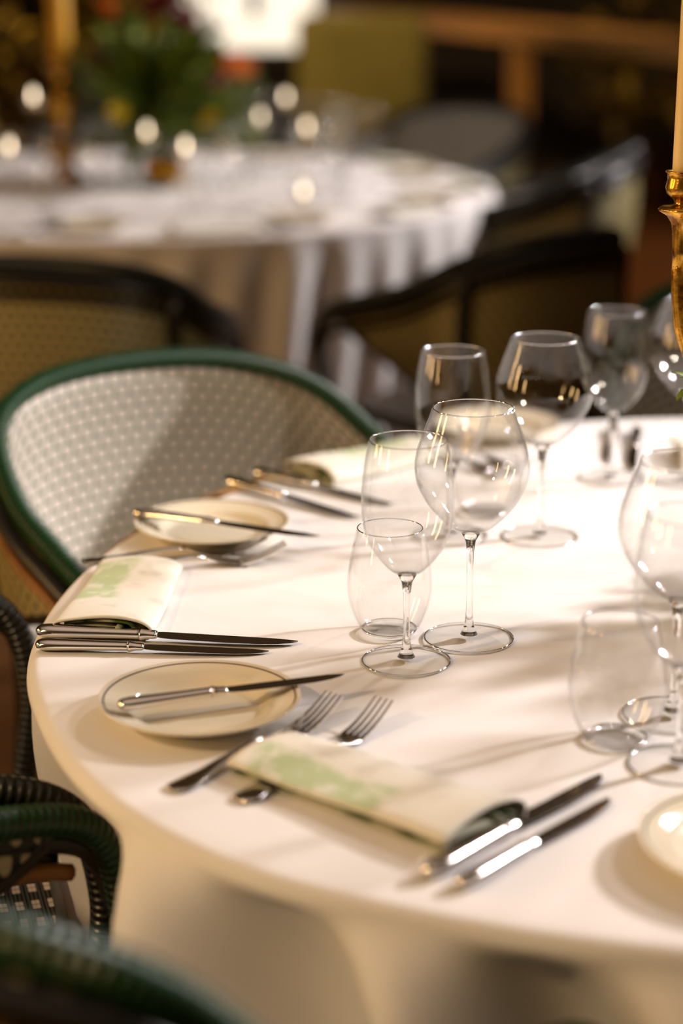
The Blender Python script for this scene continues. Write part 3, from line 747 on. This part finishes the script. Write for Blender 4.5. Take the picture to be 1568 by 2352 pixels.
for i, (x, y, z, c, lb) in enumerate([(.47, 1.80, .24, 'yellow', 'yellow flower of the near arrangement, outside the frame to the right'), (.62, 1.78, .25, 'white', 'cream flower of the near arrangement, outside the frame to the right')]):
    f2 = flower(c, .028); tag(f2, lb, 'flower', 'cut flowers'); f2.location = (x, y, TZ + z); f2.rotation_euler = (.2, -.3, i)
sp = thing('leafy_sprig', (.40, 1.86, TZ + .14)); tag(sp, 'bright green sprig at the right edge below the yellow flower', 'sprig')
bm = bmesh.new(); bl = bmesh.new(); P = catmull([(.05, 0, -.05), (.02, 0, .02), (-.02, 0, .07), (-.045, 0, .09)], 6); tube(bl, P, .0013, 6)
for k in range(6, len(P), 2):
    for s in (1, -1): leaf_into(bm, P[k], Vector((-.8, s * .5, .35 * s)), .032, .007)
link('leaves', bm, M_LEAF, sp); link('stem', bl, M_LEAF, sp)

# far table: candelabra, candles, greenery, flowers
t = thing('candlestick', (-.80, 5.60, TZ + .0005)); tag(t, 'stout amber candlestick on the far table, left of the greenery', 'candlestick')
bm = bmesh.new(); lathe(bm, [(0, 0)] + smooth_prof([(.075, 0), (.078, .01), (.05, .03), (.028, .06)], 4) + [(0, .06)], 36); link('base', bm, M_BRASS, t)
bm = bmesh.new(); lathe(bm, [(0, .055)] + smooth_prof([(.026, .055), (.040, .09), (.030, .13), (.022, .17), (.034, .22), (.040, .25), (.026, .29), (.030, .32), (.050, .345), (.050, .355)], 4) + [(0, .355)], 36); link('shaft', bm, M_BRASS, t)
make_candle('golden pillar candle on the stout candlestick of the far table', (-.80, 5.60, TZ + .3565), h=.42, r=.030, wax=simple('golden_wax', (.80, .42, .03), .4, var=.05))
bpy.context.view_layer.update()
foliage('flower_arrangement', 'wide green flower arrangement in the middle of the far table', (-.52, 5.65, TZ + .0005), .30, .36, .14, 90, .085, .026, 11)
for i, (x, y, z, c, r, lb) in enumerate([(-.50, 5.5, .50, 'burgundy', .06, 'dark burgundy flower at the top of the far arrangement'), (-.44, 5.48, .47, 'burgundy', .05, 'burgundy flower just right of the topmost one'),
                                  (-.66, 5.5, .49, 'orange', .05, 'orange flower at the upper left of the far arrangement'), (-.29, 5.42, .335, 'orange', .060, 'bright orange flower at the right end of the far arrangement'),
                                  (-.33, 5.40, .30, 'burgundy', .045, 'dark flower tucked left of the bright orange one'), (-.36, 5.38, .20, 'yellow', .035, 'yellow flower low on the right of the far arrangement'),
                                  (-.62, 5.38, .22, 'yellow', .035, 'amber yellow flower low on the left of the far arrangement')]):
    f2 = flower(c, r); tag(f2, lb, 'flower', 'cut flowers'); f2.location = (x, y, TZ + z); f2.rotation_euler = (.7, .2 * (i - 3), i)

def glint_candle(label, x, y, hf):
    """added stand-in for a bright glint: stemmed glass holder with a lit candle end, flame centre hf above the table"""
    t = thing('added_glint_candle', (x, y, TZ + .0005)); tag(t, label, 'added candle holder', 'added glint candles among the far glasses')
    zc = max(hf - .030, .008); bm = bmesh.new()
    K = [(0, 0), (.030, 0), (.030, .003), (.004, .006), (.004, zc - .004), (.020, zc), (.026, zc + .012), (.027, zc + .040), (.0255, zc + .040), (.0245, zc + .012), (.018, zc + .002), (0, zc + .002)] if zc > .02 else \
        [(0, 0), (.022, 0), (.026, .010), (.027, .045), (.0255, .045), (.0245, .012), (.018, .004), (0, .004)]
    lathe(bm, K, 28); bmesh.ops.recalc_face_normals(bm, faces=bm.faces[:]); link('glass_cup', bm, M_BOWL, t)
    z0 = zc + .003 if zc > .02 else .005
    bm = bmesh.new(); lathe(bm, [(0, z0), (.017, z0), (.018, z0 + .011), (0, z0 + .011)], 24); link('wax', bm, M_CANDLE, t)
    bm = bmesh.new(); lathe(bm, [(0, z0 + .013), (.0045, z0 + .017), (.0062, z0 + .024), (.0045, z0 + .033), (.0015, z0 + .042), (0, z0 + .045)], 16); link('flame', bm, M_GLINT_FLAME, t)
m, nt, b = mat('added_glint_flame'); b.inputs['Base Color'].default_value = (1, .8, .5, 1)
b.inputs['Emission Color'].default_value = (1, .80, .56, 1); b.inputs['Emission Strength'].default_value = 6.5; M_GLINT_FLAME = m
for x, y, h, lb in [(-.804, 5.10, .289, 'brightest added glint candle at the upper left of the far table'), (-.846, 4.95, .174, 'added glint candle at the left edge of the far table'),
                    (-.530, 5.30, .182, 'added glint candle in front of the greenery'), (-.402, 5.00, .169, 'added glint candle right of the greenery bowl'),
                    (-.246, 5.90, .172, 'added glint candle below the orange flower'), (-.174, 6.10, .217, 'added glint candle highest at the right of the flowers'),
                    (-.102, 5.70, .160, 'added glint candle rightmost behind the far glasses'), (-.102, 5.20, .038, 'low added glint candle near the front right of the far table')]:
    glint_candle(lb, x, y, h)  # invented lit candles, standing in for glints on the far glasses

# far table settings
GF = 'wine glasses on the far table'
def setting(i, deg, where):
    a = radians(deg); c, s = cos(a), sin(a)                       # outward direction of the guest
    def at(rad, tan): return (BX + c * rad - s * tan, BY + s * rad + c * tan)
    x, y = at(.60, .20); dup(burg, (x, y, TZ), 0, 'balloon glass on the far table, place setting ' + where, GF)
    x, y = at(.70, .12); dup(wine, (x, y, TZ), 0, 'slim wine glass on the far table, place setting ' + where, GF)
    x, y = at(.62, .06); dup(tum, (x, y, TZ), 0, 'tumbler on the far table, at the place setting ' + where, 'tumblers on the far table')
    x, y = at(.86, -.26); dup(plate, (x, y, TZ), 0, 'bread plate on the far table, at the place setting ' + where, 'bread plates on the far table')
    x, y = at(.94, -.10); o = dup(nap, (x, y, TZ + .0004), 0, 'folded napkin on the far table, at the place setting ' + where, 'napkins on the far table'); o.rotation_euler = (0, 0, a)
    for q in (0, 1):
        x, y = at(1.02, .16 + q * .03); o = dup(kn, (x, y, T0), a + pi, ('outer' if q else 'inner') + ' knife on the far table, at the place setting ' + where, 'knives on the far table')
WH = ['straight in front of the camera', 'nearest the front left', 'at the left edge', 'right of the front', 'on the right side', 'at the far right', 'behind the greenery', 'behind on the left']
for i, deg in enumerate((-72, -108, -150, -38, -2, 36, 80, 125)): setting(i, deg, WH[i])

# ------------------------------------------------------------------ behind: counter, bench
t = thing('bar_counter', (0, 0, 0)); tag(t, 'long honey brown wooden counter running across the dark background at the upper right', 'counter')
a = Vector((-.1, 11.6, 0)); b_ = Vector((1.55, 4.9 + .6, 0)); d = (b_ - a).normalized(); n_ = Vector((-d.y, d.x, 0))
bm = bmesh.new(); secs = []
for p in (a, b_):
    q = []
    for s, z in ((-.02, 1.03), (-.02, 1.10), (.35, 1.10), (.35, 1.03)): w_ = p + n_ * s; q.append((w_.x, w_.y, z))
    secs.append(q)
loft(bm, secs); bmesh.ops.recalc_face_normals(bm, faces=bm.faces[:]); link('worktop', bm, M_COUNTER, t, smooth=False)
for f in (.22, .5, .80):
    p = a.lerp(b_, f) + n_ * .06; bm = bmesh.new(); box(bm, p.x - .05, p.x + .05, p.y - .05, p.y + .05, 0, 1.03, .006); link('post', bm, M_COUNTER, t, smooth=False)
M_POT = simple('brown_glazed_planter', (.06, .03, .012), .4)
M_SHRUB = mk_leafmat('olive_leaf', (.12, .10, .008), (.42, .29, .03))
def shrub(label, x, y, seed, h=1.25, r=.5):
    rnd = random.Random(seed); t = thing('potted_shrub', (x, y, 0)); tag(t, label, 'plant', 'potted shrubs along the far wall')
    bm = bmesh.new(); lathe(bm, [(0, 0), (.16, 0), (.22, .38), (.235, .40), (.20, .40), (.19, .36), (0, .36)], 32); link('planter', bm, M_POT, t)
    bm = bmesh.new(); bl = bmesh.new()
    for k in range(120):
        a = rnd.uniform(0, 2 * pi); z = rnd.uniform(.45, h + .35); rr = r * sqrt(rnd.random()) * (1 - .5 * abs(z - h * .75) / h)
        tip = Vector((rr * cos(a), rr * sin(a), z)); P = catmull([(0, 0, .36), (rr * .4 * cos(a), rr * .4 * sin(a), z * .6 + .1), tip], 4)
        if k % 6 == 0: tube(bl, P, .005, 5)
        for q in range(4): leaf_into(bm, tip + Vector((rnd.uniform(-.08, .08), rnd.uniform(-.08, .08), rnd.uniform(-.08, .08))), Vector((rnd.uniform(-1, 1), rnd.uniform(-1, 1), rnd.uniform(-.4, .8))), .12, .035)
    link('foliage', bm, M_SHRUB, t); link('stems', bl, M_BLACKCANE, t)
for k, (x, y, lb) in enumerate([(-1.75, 8.1, 'olive leaved shrub in a planter behind the far table, at the left edge'), (-1.0, 8.9, 'olive leaved shrub in a planter behind the candlestick of the far table'), (1.75, 10.9, 'dim leafy shrub in a planter behind the counter, upper right')]): shrub(lb, x, y, 40 + k)
M_OLIVE = simple('olive_upholstery', (.13, .125, .03), .8, var=.5, vs=5)
t = thing('banquette', (.02, 8.6, 0)); tag(t, 'olive green upholstered bench behind the far table, under the counter', 'bench')
bm = bmesh.new(); box(bm, -.22, .36, .12, .30, .40, 1.14, .05); link('backrest', bm, M_OLIVE, t)
bm = bmesh.new(); box(bm, -.22, .36, -.35, .14, .30, .47, .04); link('seat', bm, M_OLIVE, t)
for sx in (-.18, .32):
    for sy in (-.3, .22): bm = bmesh.new(); box(bm, sx - .02, sx + .02, sy - .02, sy + .02, 0, .31); link('leg', bm, M_BLACKCANE, t, smooth=False)
